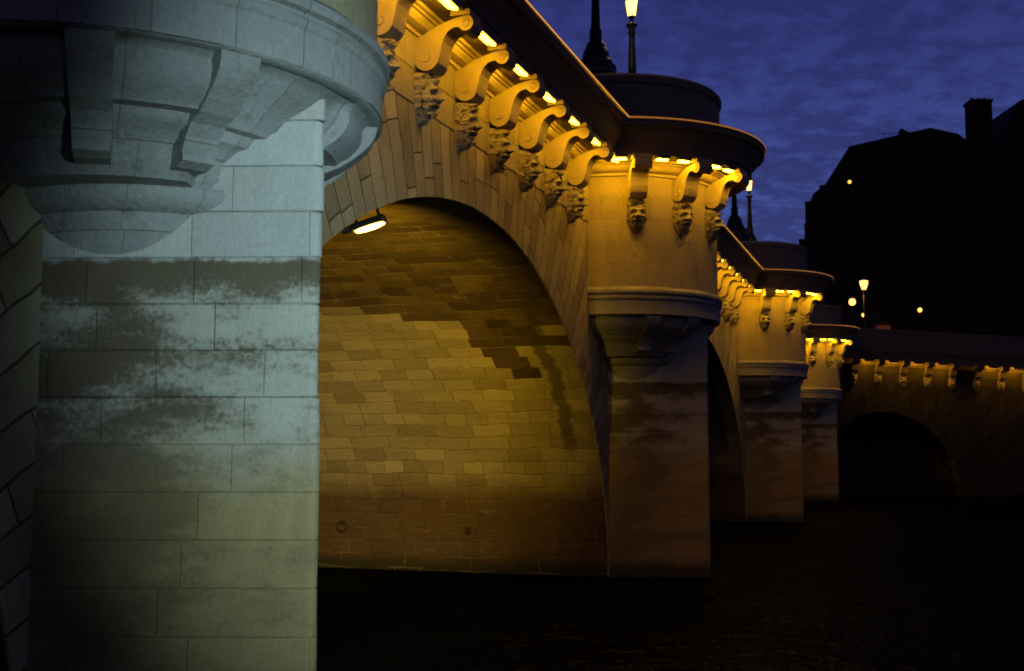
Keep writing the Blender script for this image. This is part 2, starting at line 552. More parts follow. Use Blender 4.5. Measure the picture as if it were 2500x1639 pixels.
def inst(me, name, parent=None, mat=None):
    o = bpy.data.objects.new(name, me)
    col.objects.link(o)
    o.parent = parent
    if mat is not None:
        o.matrix_basis = mat
    return o


def copy_tree(o):
    c = o.copy()
    col.objects.link(c)
    for ch in list(o.children):
        d = ch.copy()
        col.objects.link(d)
        d.parent = c
        for g in list(ch.children):
            e = g.copy()
            col.objects.link(e)
            e.parent = d
    return c


# ------------------------------------------------------------------ setting: water, far street
mb = MB()
mb.add([(-900, -300, 0), (900, -300, 0), (900, 1500, 0), (-900, 1500, 0)], [(0, 1, 2, 3)])
tag(mb.build('river_water', M['water']), kind='structure')

# ------------------------------------------------------------------ bridge dimensions (metres, local x along the parapet, -y outwards)
TH = .3277
BR = empty('stone_bridge', (-3.8469, 11.1245, 0), math.pi / 2 - TH)
tag(BR, 'long old stone bridge with round piers, arches and carved heads under its cornice', 'bridge')
MBR = Matrix.Translation(BR.location) @ Matrix.Rotation(math.pi / 2 - TH, 4, 'Z')
RT = 2.55                                # drum radius
PX = [0.0, 20.0, 43.89, 66.81]           # pier centres
Z_STR, Z_ENT, Z_SOF, Z_COR, Z_PAR = 8.3, 9.38, 9.70, 10.42, 11.80
CENT = [(0, 9.38), (.045, 9.38), (.05, 9.44), (.10, 9.455), (.17, 9.49), (.21, 9.55), (.225, 9.60), (.26, 9.605), (.27, 9.64), (.32, 9.65), (.33, 9.70)]
CORN = [(.33, 9.702), (.79, 9.70), (.79, 9.675), (.83, 9.675), (.835, 9.80), (.875, 9.81), (.885, 9.92), (.93, 9.99), (1.00, 10.07), (1.08, 10.18), (1.10, 10.26), (1.20, 10.27), (1.205, 10.38), (1.19, 10.42), (.12, 10.46), (-.2, 10.46)]
PARA = [(.05, 10.45), (.16, 10.455), (.16, 10.58), (.12, 10.62), (.11, 11.56), (.15, 11.58), (.17, 11.63), (.17, 11.74), (.12, 11.80), (-.24, 11.80), (-.28, 11.74), (-.28, 11.63), (-.22, 11.58), (-.22, 10.3)]


def ring_cut(o_):
    """along-wall distance from a pier centre where the straight run at offset o_ meets the ring"""
    return math.sqrt(max((RT + o_) ** 2 - o_ ** 2, .01))


def sweep_straight(mb, prof, x0, x1, c0=True, c1=True, n=1, smooth=False):
    rows = []
    for i in range(n + 1):
        t = i / n
        rows.append([(0, 0, 0)] * len(prof))
        for j, (o_, z) in enumerate(prof):
            a = x0 + (ring_cut(o_) if c0 else 0)
            e = x1 - (ring_cut(o_) if c1 else 0)
            rows[-1][j] = (a + (e - a) * t, -o_, z)
    mb.grid(rows, smooth)


def sweep_ring(mb, prof, cx=0.0, n=48, smooth=True):
    rows = []
    for i in range(n + 1):
        t = i / n
        row = []
        for o_, z in prof:
            r = RT + o_
            a0 = math.asin(max(-1, min(1, o_ / r)))
            a = a0 + (math.pi - 2 * a0) * t
            row.append((cx + r * math.cos(a), -r * math.sin(a), z))
        rows.append(row)
    mb.grid(rows, smooth)


# ------------------------------------------------------------------ carved pieces (shared meshes)
def arc(cx, cz, r, a0, a1, n):
    return [(cx + r * math.cos(R(a0 + (a1 - a0) * i / n)), cz + r * math.sin(R(a0 + (a1 - a0) * i / n))) for i in range(n + 1)]


def console_mesh():
    pr = [(-.03, 9.02)] + arc(.205, 9.01, .205, 180, 350, 12)
    pr += [(.43, 9.06), (.445, 9.15), (.475, 9.25), (.52, 9.34), (.58, 9.405), (.65, 9.435), (.73, 9.44)]
    pr += arc(.845, 9.49, .122, 215, 430, 14)
    pr += [(.79, 9.60), (.66, 9.575), (.52, 9.54), (.39, 9.49), (.26, 9.43), (.12, 9.36), (-.03, 9.30)]
    poly = [(-o_, z) for o_, z in pr]
    mb = MB()
    mb.prism(poly, -.205, .205)
    # raised fillet and scroll eyes on both cheeks
    for sx in (-1, 1):
        for (c, z, r0, a0, a1) in ((.205, 9.03, .085, -150, 60), (.845, 9.49, .060, -160, 150)):
            pts = [(c + r0 * (1 - .25 * i / 10) * math.cos(R(a0 + (a1 - a0) * i / 10)), z + r0 * (1 - .25 * i / 10) * math.sin(R(a0 + (a1 - a0) * i / 10))) for i in range(11)]
            rows = []
            for i, (yy, z2) in enumerate(pts):
                d = Vector((yy - c, z2 - z)).normalized() * .012
                rows.append([(sx * .203, -(yy - d.x), z2 - d.y), (sx * .220, -yy, z2), (sx * .203, -(yy + d.x), z2 + d.y)])
            mb.grid(rows, False)
    # abacus block at the tip under the soffit
    mb.box(-.225, .225, -.92, -.60, 9.612, 9.699)
    return mb.mesh('console', M['carved'])


def mascaron_mesh(seed):
    """grotesque bearded head: brow, sockets, nose, cheeks, gaping mouth, deep curls of hair and beard"""
    rnd = random.Random(seed)
    ox, oz = rnd.uniform(0, 50), rnd.uniform(0, 50)
    NU, NV = 60, 92
    nosew = rnd.uniform(.10, .15)
    horn = rnd.random() < .5
    browt = rnd.uniform(-.10, .14)
    mouth = rnd.uniform(.6, 1.25)
    locks = []
    # spiral locks: hair crown, temples, beard
    for i in range(11):
        locks.append((rnd.uniform(-.95, .95), rnd.uniform(.02, .22), rnd.uniform(.10, .17)))
    for sgn in (-1, 1):
        for v0 in (.30, .42, .54, .66):
            locks.append((sgn * rnd.uniform(.74, .92), v0 + rnd.uniform(-.03, .03), rnd.uniform(.11, .17)))
    for i in range(10):
        locks.append((rnd.uniform(-.8, .8), rnd.uniform(.76, .98), rnd.uniform(.10, .17)))
    spins = [rnd.choice((-1, 1)) for _ in locks]
    def hw(v):
        if v < .12:
            return .175 + .045 * math.sin(v / .12 * math.pi / 2)
        if v < .60:
            return .22
        t = (v - .60) / .40
        return .22 * (1 - .72 * t ** 1.6)
    def dep(v):
        if v < .12:
            return .17 + .7 * v
        if v < .5:
            return .25 + .07 * math.sin((v - .12) / .38 * math.pi / 2)
        t = (v - .5) / .5
        return .32 - .24 * t ** 1.5
    g = lambda x, c, s: math.exp(-((x - c) / s) ** 2)
    rows = []
    for i in range(NV + 1):
        v = i / NV
        row = []
        for j in range(NU + 1):
            u = -1 + 2 * j / NU
            a = u * math.pi / 2
            au = abs(u)
            x = math.sin(a) * hw(v)
            ca = max(0.0, math.cos(a))
            d = dep(v) * ca ** .5
            z = 8.80 - .78 * v
            face = max(0.0, 1 - (au / .66) ** 6) * (1 if .22 < v < .78 else max(0.0, 1 - abs(v - (.22 if v < .5 else .78)) / .06))
            f = 0.0
            f += .075 * g(v, .335 - browt * (au - .3), .036) * g(au, .32, .26)
            f -= .115 * g(v, .425, .050) * g(au, .31, .15)
            f += .050 * g(v, .432, .024) * g(au, .31, .075)
            nz = max(0.0, min(1.0, (v - .33) / .2)) if v < .55 else max(0.0, 1 - (v - .55) / .03)
            if .32 < v < .60:
                f += (.035 + .085 * nz) * g(u, 0, nosew * (1 + .5 * nz)) * (1 if v < .55 else nz)
            f += .050 * g(v, .53, .05) * g(au, .42, .13)
            f -= .040 * g(v, .585 + .06 * au, .018) * g(au, .35, .22)
            f += .055 * g(v, .63 + .10 * au * au, .026) * g(au, .26, .24)
            f -= .110 * mouth * g(v, .69, .030) * g(u, 0, .22)
            f += .050 * g(v, .745, .024) * g(u, 0, .17)
            f *= face
            hairy = 1 - face
            best = 0.0
            for (lu, lv, lr), sp in zip(locks, spins):
                du, dv = (u - lu) * .62, (v - lv) * 1.25
                rr = math.hypot(du, dv) / lr
                if rr < 1.25:
                    th = math.atan2(dv, du)
                    w_ = (1 - (rr / 1.25) ** 2)
                    best += w_ * (.045 + .045 * math.cos(2 * math.pi * (rr * 1.5) + sp * th))
            p = Vector((x * 16 + ox, z * 14 + oz, seed))
            n1 = noise.noise(p)
            n2 = noise.noise(p * 2.3)
            f += hairy * (best - .045 + .035 * n1 + .015 * n2)
            f += .006 * n2
            if horn:
                f += .075 * g(v, .19, .045) * g(au, .48, .12)
            k = ca ** .45 if ca > 0 else 0.0
            row.append((x * (1 + hairy * (.10 * n1 + .5 * (best - .04))), -(d + f * max(k, .12)), z + .02 * hairy * n1))
        rows.append(row)
    mb = MB()
    mb.grid(rows, True)
    mb.add([rows[0][j] for j in range(NU + 1)] + [(rows[0][j][0] * .9, .0, 8.80) for j in range(NU + 1)],
           [(j, j + 1, NU + 2 + j, NU + 1 + j) for j in range(NU)])
    return mb.mesh('mascaron', M['mask'])


CONSOLE = console_mesh()
CONSOLE_SHADED = CONSOLE.copy()
CONSOLE_SHADED.materials[0] = M['cornice']  # far consoles recoloured dark so they read as unlit
MASKS = [mascaron_mesh(s) for s in (3, 8, 14, 21, 33)]
mask_i = [0]


def put_console(parent, mat, mesh=None):
    inst(mesh or CONSOLE, 'console', parent, mat)
    k = mask_i[0]
    mask_i[0] += 1
    flip = Matrix.Scale(-1 if (k * 7) % 5 in (1, 3) else 1, 4, (1, 0, 0))
    inst(MASKS[(k * 3) % 5], 'mascaron', parent, mat @ flip)


# ------------------------------------------------------------------ spans
def arch_span(parent, x0, x1, half, rise, depth=20.0, zbot=-1.5, p=1.95, z_spr=0.0, mat='facade'):
    """wall with the arch cut out + the vault behind it; origin mid-span"""
    c, L = (x0 + x1) / 2, (x1 - x0) / 2
    def intr(a):
        ca, sa = math.cos(a), math.sin(a)
        # ray from (0,-2): point on superellipse
        lo, hi = 0.0, 40.0
        for _ in range(46):
            m_ = (lo + hi) / 2
            x, z = m_ * ca, -2 + m_ * sa
            if (abs(x) / half) ** p + (max(z - z_spr, 0) / rise) ** p > 1:
                hi = m_
            else:
                lo = m_
        return (lo * ca, -2 + lo * sa)
    a0 = math.atan2(2 + z_spr, half)
    ac = math.atan2(Z_STR + 2, L)
    angs = [a0 + (ac - a0) * i / 24 for i in range(24)] + [ac + (math.pi - 2 * ac) * i / 72 for i in range(72)] + [math.pi - ac + (ac - a0) * i / 24 for i in range(25)]
    prof = [intr(a) for a in angs]
    rows = []
    for a, (px, pz) in zip(angs, prof):
        ca, sa = math.cos(a), math.sin(a)
        t = min((Z_STR + 2) / sa, L / abs(ca) if abs(ca) > 1e-6 else 1e9)
        q = (t * ca, -2 + t * sa)
        rows.append([(px + (q[0] - px) * k / 4, 0, pz + (q[1] - pz) * k / 4) for k in range(5)])
    mb = MB()
    mb.grid(rows)
    # reveal: slightly worn inner arris, then the strip above the string line
    mb.grid([[(x, 0, z), (x * .999, .03, z - .006)] for x, z in prof])
    mb.grid([[(L, -.012, Z_STR), (L, -.012, Z_ENT)], [(-L, -.012, Z_STR), (-L, -.012, Z_ENT)]])
    mb.grid([[(L, 0, Z_STR), (L, -.012, Z_STR)], [(-L, 0, Z_STR), (-L, -.012, Z_STR)]])
    for s in (-1, 1):
        mb.add([(s * half, 0, z_spr), (s * L, 0, z_spr), (s * L, 0, zbot), (s * half, 0, zbot)], [(0, 1, 2, 3)])
    mb.build('arch_wall', M[mat], parent, (c, 0, 0))
    vb = MB()
    pr2 = [(half, zbot)] + [(x * .999, z - .006) for x, z in prof] + [(-half, zbot)]
    ys = [.03, 1, 2, 4, 6, 8, 11, 15, depth]
    vb.grid([[(x, y, z) for x, z in pr2] for y in ys], True)
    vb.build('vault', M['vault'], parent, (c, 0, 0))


spans = [(-20.0, 0.0), (0.0, 20.0), (20.0, 43.89), (43.89, 66.81), (66.81, 90.0)]
for k, (x0, x1) in enumerate(spans):
    arch_span(BR, x0, x1, (x1 - x0) / 2 - .8, 7.2)
    mb = MB()
    sweep_straight(mb, CENT, x0, x1)
    mb.build('architrave', M['carved'], BR)
    mb = MB()
    sweep_straight(mb, CORN, x0, x1)
    mb.build('cornice', M['cornice'], BR)
    mb = MB()
    sweep_straight(mb, PARA, x0, x1)
    mb.build('parapet', M['parapet'], BR)
    mb = MB()
    sweep_straight(mb, [(1.2 + .045 * math.cos(t), 10.425 + .045 * math.sin(t)) for t in [i * math.pi / 4 for i in range(9)]], x0, x1, smooth=True)
    rm = mb.build('cornice_rim', M['rim'], BR)
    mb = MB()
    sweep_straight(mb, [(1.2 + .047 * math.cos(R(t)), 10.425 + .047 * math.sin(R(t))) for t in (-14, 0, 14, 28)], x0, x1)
    mb.build('rim_glow', M['strip'], rm)  # amber light along the rim, put in as a glowing band

mb = MB()
mb.box(-20, 90, .25, 19.8, 9.9, 10.44)
mb.build('deck', M['asphalt'], BR)
mb = MB()
mb.box(-20, 90, 19.85, 20.3, 7.4, 11.8)
mb.build('rear_parapet', M['parapet'], BR)

# ------------------------------------------------------------------ piers
LP, WP = 2.3146, .7793
TREF = [(2.61, 6.15, 0), (2.45, 6.13, 0), (2.41, 6.09, 0), (2.40, 6.03, .02), (2.36, 5.96, .05), (2.29, 5.89, .08), (2.17, 5.81, .12), (2.06, 5.765, .15),
        (2.04, 5.74, .15), (1.90, 5.735, .16), (1.87, 5.70, .17), (1.82, 5.65, .18), (1.70, 5.62, .19), (1.64, 5.57, .2), (1.56, 5.52, .21), (1.46, 5.36, .27), (1.40, 5.33, .29),
        (1.34, 5.27, .31), (.30, 5.25, .33)]
LOWC = [(1.50, 5.285), (1.52, 5.25), (1.51, 5.19), (1.46, 5.13), (1.40, 5.09), (1.365, 5.077), (1.335, 5.065), (1.32, 5.03), (1.29, 4.97), (1.25, 4.90), (1.20, 4.82), (1.15, 4.74), (1.11, 4.69)]


def bracket_mesh():
    """corbel block; -y outwards, swept profile (radius from pier axis, z)"""
    outer = [(2.56, 6.15), (2.54, 6.06), (2.52, 6.01), (2.48, 5.95), (2.41, 5.88), (2.31, 5.80), (2.25, 5.76), (2.19, 5.72), (2.04, 5.66), (1.95, 5.57), (1.90, 5.48), (1.88, 5.45), (1.89, 5.43), (1.89, 5.38), (1.77, 5.34)]
    rows = []
    mb = MB()
    hw = [.175 - .035 * i / (len(outer) - 1) for i in range(len(outer))]
    A = [(-h, -r, z) for h, (r, z) in zip(hw, outer)]
    B = [(h, -r, z) for h, (r, z) in zip(hw, outer)]
    Ab = [(-h, -1.2, z) for h, (r, z) in zip(hw, outer)]
    Bb = [(h, -1.2, z) for h, (r, z) in zip(hw, outer)]
    mb.grid([Ab, A, B, Bb])
    mb.add([A[-1], B[-1], Bb[-1], Ab[-1]], [(0, 1, 2, 3)])
    return mb.mesh('bracket', M['ring'])


BRACKET = bracket_mesh()


def pier(k, cx):
    rnd = random.Random(40 + k)
    # cutwater prism with drafted joints and a softly rounded nose
    def section(ins):
        f = Vector((-WP, 0)); nn = Vector((0, -LP)); d = (nn - f).normalized()
        half = math.atan2(WP, LP)
        r = .075
        tip = LP + .155 - ins / math.sin(half)
        back = r / math.sin(half)
        cy = -(tip - back)
        pts = []
        w0 = WP - ins / math.cos(half)
        pts.append((-w0, 0.0))
        a_s = math.pi - half
        for i in range(9):
            a = math.pi + half + (math.pi - 2 * half) * i / 8
            pts.append((r * math.cos(a), cy + r * math.sin(a)))
        pts.append((w0, 0.0))
        d0, d1 = pts[0], pts[1]
        e0, e1 = pts[-2], pts[-1]
        sub = lambda p, q: [(p[0] + (q[0] - p[0]) * i / 18, p[1] + (q[1] - p[1]) * i / 18) for i in range(1, 18)]
        return [(-w0, 3.0), d0] + sub(d0, d1) + pts[1:-1] + sub(e0, e1) + [e1, (w0, 3.0)]
    zs = [-1.5]
    z = 4.69 - .405 * 15
    while z < 6.6:
        if z > -1.4:
            zs.append(z)
        z += .405
    rows = []
    for a, b2 in zip(zs, zs[1:] + [6.75]):
        off = rnd.uniform(-.004, .004) + (.006 if a < 4.6 else 0)
        jt = .007
        g0 = 1.0 if a > 3.2 else .06
        g1 = 1.0 if b2 > 3.2 else .06
        off *= g0
        for zz, ins in ((a + .001, .009 * g0), (a + .004, .004 * g0 + off), (a + .018, off), (b2 - .018, off), (b2 - .004, .004 * g1 + off), (b2 - .001, .009 * g1)):
            rw = []
            for x, y in section(ins):
                q = Vector((x * 2.2 + 7 * k, y * 2.2, zz * 2.2))
                dn = .010 * noise.noise(q) + .007 * noise.noise(q * 4.0)
                if y < -LP + .25:
                    dn += .014 * min(0.0, noise.noise(q * 6.0) + .15)
                sx = -1 if x < 0 else 1
                rw.append((x + sx * dn * .9 if abs(x) > .02 else x, y - (dn * .5 if y < -LP + .25 else dn * .3), zz))
            rows.append(rw)
    mb = MB()
    mb.grid(rows, False, True)
    P_ = mb.build('pier', M['pier'], BR, (cx, 0, 0))
    # corbelled underside sliding towards the nose
    mb = MB()
    n = 72
    def cut(j, z_):
        q = .155 * (1 - .75 * max(0.0, min(1.0, (z_ - 5.9) / .2)))
        a = (j * 360 / n + 180) % 360 - 180 - 90
        if a < -4:
            return 1 - q * max(0.0, min(1.0, (8 + a) / 4))
        return 1 - q * max(0.0, min(1.0, (33 - a) / 7)) ** .8
    n = 180
    rows = [[(r * cut(j, zc) * math.cos(math.pi * 2 * j / n), -d - r * cut(j, zc) * math.sin(math.pi * 2 * j / n), zc) for j in range(n)] for r, zc, d in TREF[::-1]]
    mb.grid(rows, True, True)
    fl = math.hypot(WP, LP)
    dx, dy = WP / fl, -LP / fl
    for sg in (-1, 1):
        bx, by = -WP + .62 * dx - dy * 0, .62 * dy
        ccx, ccy = bx + (-dy) * 1.126, by + dx * 1.126
        rows = [[(-sg * (ccx + r * math.cos(a_)), ccy + r * math.sin(a_), zc) for a_ in [math.pi * 2 * j / 72 for j in range(72)]] for r, zc in LOWC[::-1]]
        a0_ = math.atan2(by - ccy, bx - ccx)
        rows = [[(-sg * -(ccx + r * math.cos(a_)), ccy + r * math.sin(a_), zc) for a_ in [a0_ - 1.05 + 2.1 * j / 40 for j in range(41)]] for r, zc in LOWC[::-1]]
        mb.grid(rows, True)
        top = rows[-1]
        mb.add(top + [(-sg * -(bx + .3), by, LOWC[0][1])], [tuple(range(len(top) + 1))])
    cb = mb.build('corbelling', M['ring'], P_)
    es = cb.modifiers.new('edges', 'EDGE_SPLIT'); es.split_angle = R(38)
    # ring moulding
    mb = MB()
    mb.lathe([(1.9, 6.50), (2.15, 6.44), (2.33, 6.32), (2.42, 6.18), (2.47, 6.135), (2.56, 6.13), (2.595, 6.15), (2.60, 6.28), (2.60, 6.47), (2.625, 6.485), (2.645, 6.53), (2.63, 6.575), (2.60, 6.59), (2.60, 6.615), (2.66, 6.63), (2.675, 6.675), (2.66, 6.72), (2.60, 6.755), (2.56, 6.80), (2.50, 6.81)], n=96, cap=False)
    rg = mb.build('ring_moulding', M['ring'], P_)
    es = rg.modifiers.new('edges', 'EDGE_SPLIT'); es.split_angle = R(38)
    # drum
    mb = MB()
    mb.lathe([(RT, 6.5), (RT, 7.5), (RT, 8.5), (RT, 9.6)], n=96, cap=False)
    mb.build('drum', M['drum'], P_)
    for a in (145, 119, 61, 35):
        inst(BRACKET, 'bracket', P_, Matrix.Rotation(R(90 - a), 4, 'Z'))
    mb = MB(); sweep_ring(mb, CENT); o_ = mb.build('architrave', M['carved'], P_)
    es = o_.modifiers.new('edges', 'EDGE_SPLIT'); es.split_angle = R(32)
    mb = MB(); sweep_ring(mb, CORN); o_ = mb.build('cornice', M['cornice'], P_)
    es = o_.modifiers.new('edges', 'EDGE_SPLIT'); es.split_angle = R(32)
    mb = MB(); sweep_ring(mb, PARA); o_ = mb.build('parapet', M['parapet'], P_)
    es = o_.modifiers.new('edges', 'EDGE_SPLIT'); es.split_angle = R(32)
    mb = MB(); sweep_ring(mb, [(1.2 + .045 * math.cos(t), 10.425 + .045 * math.sin(t)) for t in [i * math.pi / 4 for i in range(9)]])
    mb.build('cornice_rim', M['rim'], P_)
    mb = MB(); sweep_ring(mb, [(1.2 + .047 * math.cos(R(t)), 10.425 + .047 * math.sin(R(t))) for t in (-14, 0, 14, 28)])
    mb.build('rim_glow', M['strip_ring'], P_)  # same glowing band put in around the drum, dimmer
    return P_


PIERS = [pier(k, cx) for k, cx in enumerate(PX)]

# ------------------------------------------------------------------ floodlights
def make_flood(lens_mat, hl=.31, shield=False, hm='housing'):
    root = empty('floodlight')
    mb = MB()
    mb.box(-hl - .03, hl + .03, -.095, .095, -.005, .07)
    mb.box(-.05, .05, -.03, .03, .0705, .11)
    if shield:
        mb.box(-hl - .03, hl + .03, -.115, -.0955, -.16, .07)
    if hm != 'housing':
        mb.box(-hl - .03, hl + .03, -.095, -.0755, -.045, -.0052)
    mb.build('housing', M[hm], root)
    mb = MB()
    mb.box(-hl, hl, -.075, .075, -.04, -.006)
    mb.build('lens', lens_mat, root)
    return root


FL = make_flood(M['lens'], .31)
FT = make_flood(M['lens_drum'], .115)
GF = 'floodlights under the bridge cornice'


def put_flood(M4, label, proto=None, group=GF):
    if proto is None:
        proto = FL
    o = copy_tree(proto)
    o.matrix_basis = M4
    tag(o, label, 'floodlight', group)
    return o


ORD = ['first', 'second', 'third', 'fourth', 'fifth', 'sixth', 'seventh', 'eighth', 'ninth', 'tenth', 'eleventh', 'twelfth']
TILT = Matrix.Rotation(R(18), 4, 'X')
ARCHN = ['', 'nearest arch', 'second arch', 'third arch']
for k in (1, 2, 3):
    x0, x1 = spans[k]
    L = (x1 - x0) / 2
    c = (x0 + x1) / 2
    n = int((L - RT - .25) / .84)
    js = [j for j in range(-n, n + 1)]
    cons = [j for j in js if j % 2]
    lights = [j for j in js if j % 2 == 0]
    for j in cons:
        put_console(BR, Matrix.Translation((c + .84 * j, 0, 0)))
    for i, j in enumerate(lights):
        put_flood(MBR @ Matrix.Translation((c + .84 * j, -.775, 9.625)) @ TILT,
                  'glowing floodlight under the straight cornice of the %s, %s from the viewer' % (ARCHN[k], ORD[i]))
PN = ['', 'nearer full round pier', 'middle round pier', 'farthest round pier']
for k in (1, 2, 3):
    i = 0
    for a in (155, 129, 103, 20):
        if k == 3 and a < 60:
            continue
        rot = Matrix.Rotation(R(90 - a), 4, 'Z')
        loc = Matrix.Rotation(R(90 - a), 4, 'Z') @ Matrix.Translation((0, -RT + .02, 0))
        put_console(BR, Matrix.Translation((PX[k], 0, 0)) @ loc)
    for a in (155, 129, 103):
        for s in (8.3, -8.3):
            if k == 3 and a + s < 96:
                continue
            b_ = a + s
            put_flood(MBR @ Matrix.Translation((PX[k], 0, 0)) @ Matrix.Rotation(R(90 - b_), 4, 'Z') @ Matrix.Translation((0, -RT - .745, 9.625)) @ Matrix.Rotation(R(8), 4, 'X'),
                      'glowing floodlight under the curved cornice of the %s, %s from the left' % (PN[k], ORD[i]), FT)
            i += 1
for r_ in (FL, FT):
    for ch in list(r_.children):
        bpy.data.objects.remove(ch)
    bpy.data.objects.remove(r_)

# floodlight under the nearest arch
VF = empty('arch_floodlight')
VF.matrix_basis = MBR @ Matrix.Translation((6.70, .42, 6.30)) @ Matrix.Rotation(R(8), 4, 'Z') @ Matrix.Rotation(R(-16), 4, 'X')
tag(VF, 'large bright floodlight box fixed under the left haunch of the nearest arch', 'floodlight')
mb = MB()
hood = [(-.21, .005), (-.19, .07), (-.12, .125), (-.02, .14), (.06, .11), (.10, .05), (.11, .005)]
for ya, yb in ((-.25, .25),):
    inn = [(x * .93, z * .90) for x, z in hood]
    ring_ = hood + inn[::-1]
    n = len(ring_)
    vs = [(x, ya, z) for x, z in ring_] + [(x, yb, z) for x, z in ring_]
    mb.add(vs, [(i, (i + 1) % n, n + (i + 1) % n, n + i) for i in range(n)])
    for yy in (ya, yb):
        mb.add([(x, yy, z) for x, z in hood], [tuple(range(len(hood)))])
mb.box(-.13, -.01, .26, .42, .03, .11)
mb.build('housing', M['housing'], VF)
mb = MB()
rows = []
for i in range(9):
    t = math.pi * i / 8
    rows.append([(-.05 + .105 * math.cos(t) * (1 - .5 * (abs(y) / .225) ** 3), y, .012 - .05 * math.sin(t) * (1 - .55 * (abs(y) / .225) ** 3)) for y in (-.225, -.19, -.14, -.07, 0, .07, .14, .19, .225)])
mb.grid(rows, True)
mb.add([r[0] for r in rows], [tuple(range(9))])
mb.add([r[-1] for r in rows], [tuple(range(9))])
mb.build('lens', M['lens_vault'], VF)
mb = MB()
mb.box(-.08, -.04, -.20, -.16, .138, .55)
mb.box(-.08, -.04, .16, .20, .138, .55)
mb.build('bracket', M['iron'], VF)
ld = bpy.data.lights.new('arch_flood_beam', 'SPOT')
ld.energy = 4300
ld.color = (1.0, .60, .02)
ld.spot_size = R(112)
ld.spot_blend = .6
ld.shadow_soft_size = .12
lo = bpy.data.objects.new('arch_flood_beam', ld)
col.objects.link(lo)
p0 = MBR @ Vector((6.85, .42, 6.20))
p1 = MBR @ Vector((13.2, 7.4, 5.2))
lo.location = p0
lo.rotation_euler = (p1 - p0).to_track_quat('-Z', 'Y').to_euler()
lo.scale = (1.0, .56, 1.0)

# ------------------------------------------------------------------ street lamps on the bridge
def make_lamp(base=True, glass='lantern'):
    root = empty('street_lamp')
    mb = MB()
    prof = [(.70, 1.361), (.70, 1.60), (.62, 1.66), (.60, 1.86), (.52, 1.94), (.50, 2.12), (.42, 2.18), (.41, 2.24), (.34, 2.32), (.31, 2.50), (.24, 2.60), (.25, 2.66), (.16, 2.74), (.15, 2.95), (.155, 3.05), (.12, 3.1)]
    mb.lathe(prof, n=8, smooth=False)
    mb.build('base', M['iron'], root)
    mb = MB()
    mb.lathe([(.125, 3.0), (.11, 3.4), (.088, 4.0), (.08, 4.28), (.105, 4.30), (.105, 4.34), (.085, 4.36), (.09, 4.44), (.155, 4.52), (.16, 4.56), (.10, 4.60), (.05, 4.64), (.045, 4.74)], n=14)
    mb.build('post', M['iron'], root)
    ln = MB()
    ln.lathe([(.055, 4.72), (.10, 4.75), (.115, 4.80)], n=6, smooth=False)
    for j in range(6):
        a = 2 * math.pi * j / 6
        for (r0, z0, r1, z1) in ((.118, 4.80, .185, 5.26),):
            d = .009
            pa = Vector((r0 * math.cos(a), r0 * math.sin(a), z0)); pb = Vector((r1 * math.cos(a), r1 * math.sin(a), z1))
            s_ = Vector((-math.sin(a), math.cos(a), 0)) * d; q_ = Vector((math.cos(a), math.sin(a), 0)) * d
            vs = [pa - s_ - q_, pa + s_ - q_, pa + s_ + q_, pa - s_ + q_, pb - s_ - q_, pb + s_ - q_, pb + s_ + q_, pb - s_ + q_]
            ln.add(vs, [(0, 1, 2, 3), (4, 7, 6, 5), (0, 4, 5, 1), (1, 5, 6, 2), (2, 6, 7, 3), (3, 7, 4, 0)])
    ln.lathe([(.20, 5.26), (.215, 5.29), (.16, 5.36), (.10, 5.44), (.05, 5.47), (.055, 5.52), (.02, 5.56)], n=6, smooth=False)
    lt = ln.build('lantern', M['iron'], root)
    gl = MB()
    gl.lathe([(.105, 4.80), (.172, 5.258)], n=6, smooth=False, cap=False)
    gl.build('glass', M[glass], lt)
    return root


lamp = make_lamp()
lamps = [(0, 19.03, -.15, 'tall dark lamp post with a wide pyramid base, lantern cut off above the frame', 0.0),
         (1, 23.05, -.15, 'lit lantern on a slim dark post rising behind the nearer round parapet', 0.0),
         (1, 42.5, -.15, 'dark tapering lamp post left of the second lantern, half behind the near cornice', 0.0),
         (1, 47.3, -.17, 'smaller lit lantern on a dark post seen right below the near cornice', 0.0)]
for i, (_, s, d, lab, a) in enumerate(lamps):
    o_ = lamp if i == 0 else copy_tree(lamp)
    o_.matrix_basis = MBR @ Matrix.Translation((s, d + .35, 10.44)) @ Matrix.Rotation(R(12 + 17 * i), 4, 'Z')
    tag(o_, lab, 'street lamp', 'lamp posts on the bridge parapet')
    pd = bpy.data.lights.new('lantern_light', 'POINT')
    pd.energy = 500
    pd.color = (1.0, .56, .14)
    pd.shadow_soft_size = .12
    po = bpy.data.objects.new('lantern_light', pd)
    col.objects.link(po)
    po.location = o_.matrix_basis @ Vector((0, 0, 5.03))

# ------------------------------------------------------------------ the far stretch of the bridge seen face on
WG = empty('quay_wall', (23.05 - .825, 80.0, -.58), 0.0, R(3.2))
tag(WG, 'far lit wall of the bridge facing the viewer with a low dark arch', 'wall')
MWG = Matrix.Translation(WG.location) @ Matrix.Rotation(R(3.2), 4, 'Y')
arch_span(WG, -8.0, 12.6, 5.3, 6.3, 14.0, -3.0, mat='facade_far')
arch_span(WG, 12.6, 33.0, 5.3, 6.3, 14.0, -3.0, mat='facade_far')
PIT = 1.635
for (pn, pr, mt) in (('architrave', CENT, 'cornice'), ('cornice', CORN, 'cornice'), ('parapet', PARA, 'cornice')):  # architrave coloured dark too, for shade between the lit panels
    mb = MB(); sweep_straight(mb, pr, -8, 33, False, False); mb.build(pn, M[mt], WG)
mb = MB(); mb.box(-8, 33, .25, 4.0, 9.9, 10.4); mb.build('deck', M['asphalt'], WG)
FW = make_flood(M['lens_wing'], .3, False, 'cornice'); FD = make_flood(M['lens_dead'], .3, False, 'cornice')
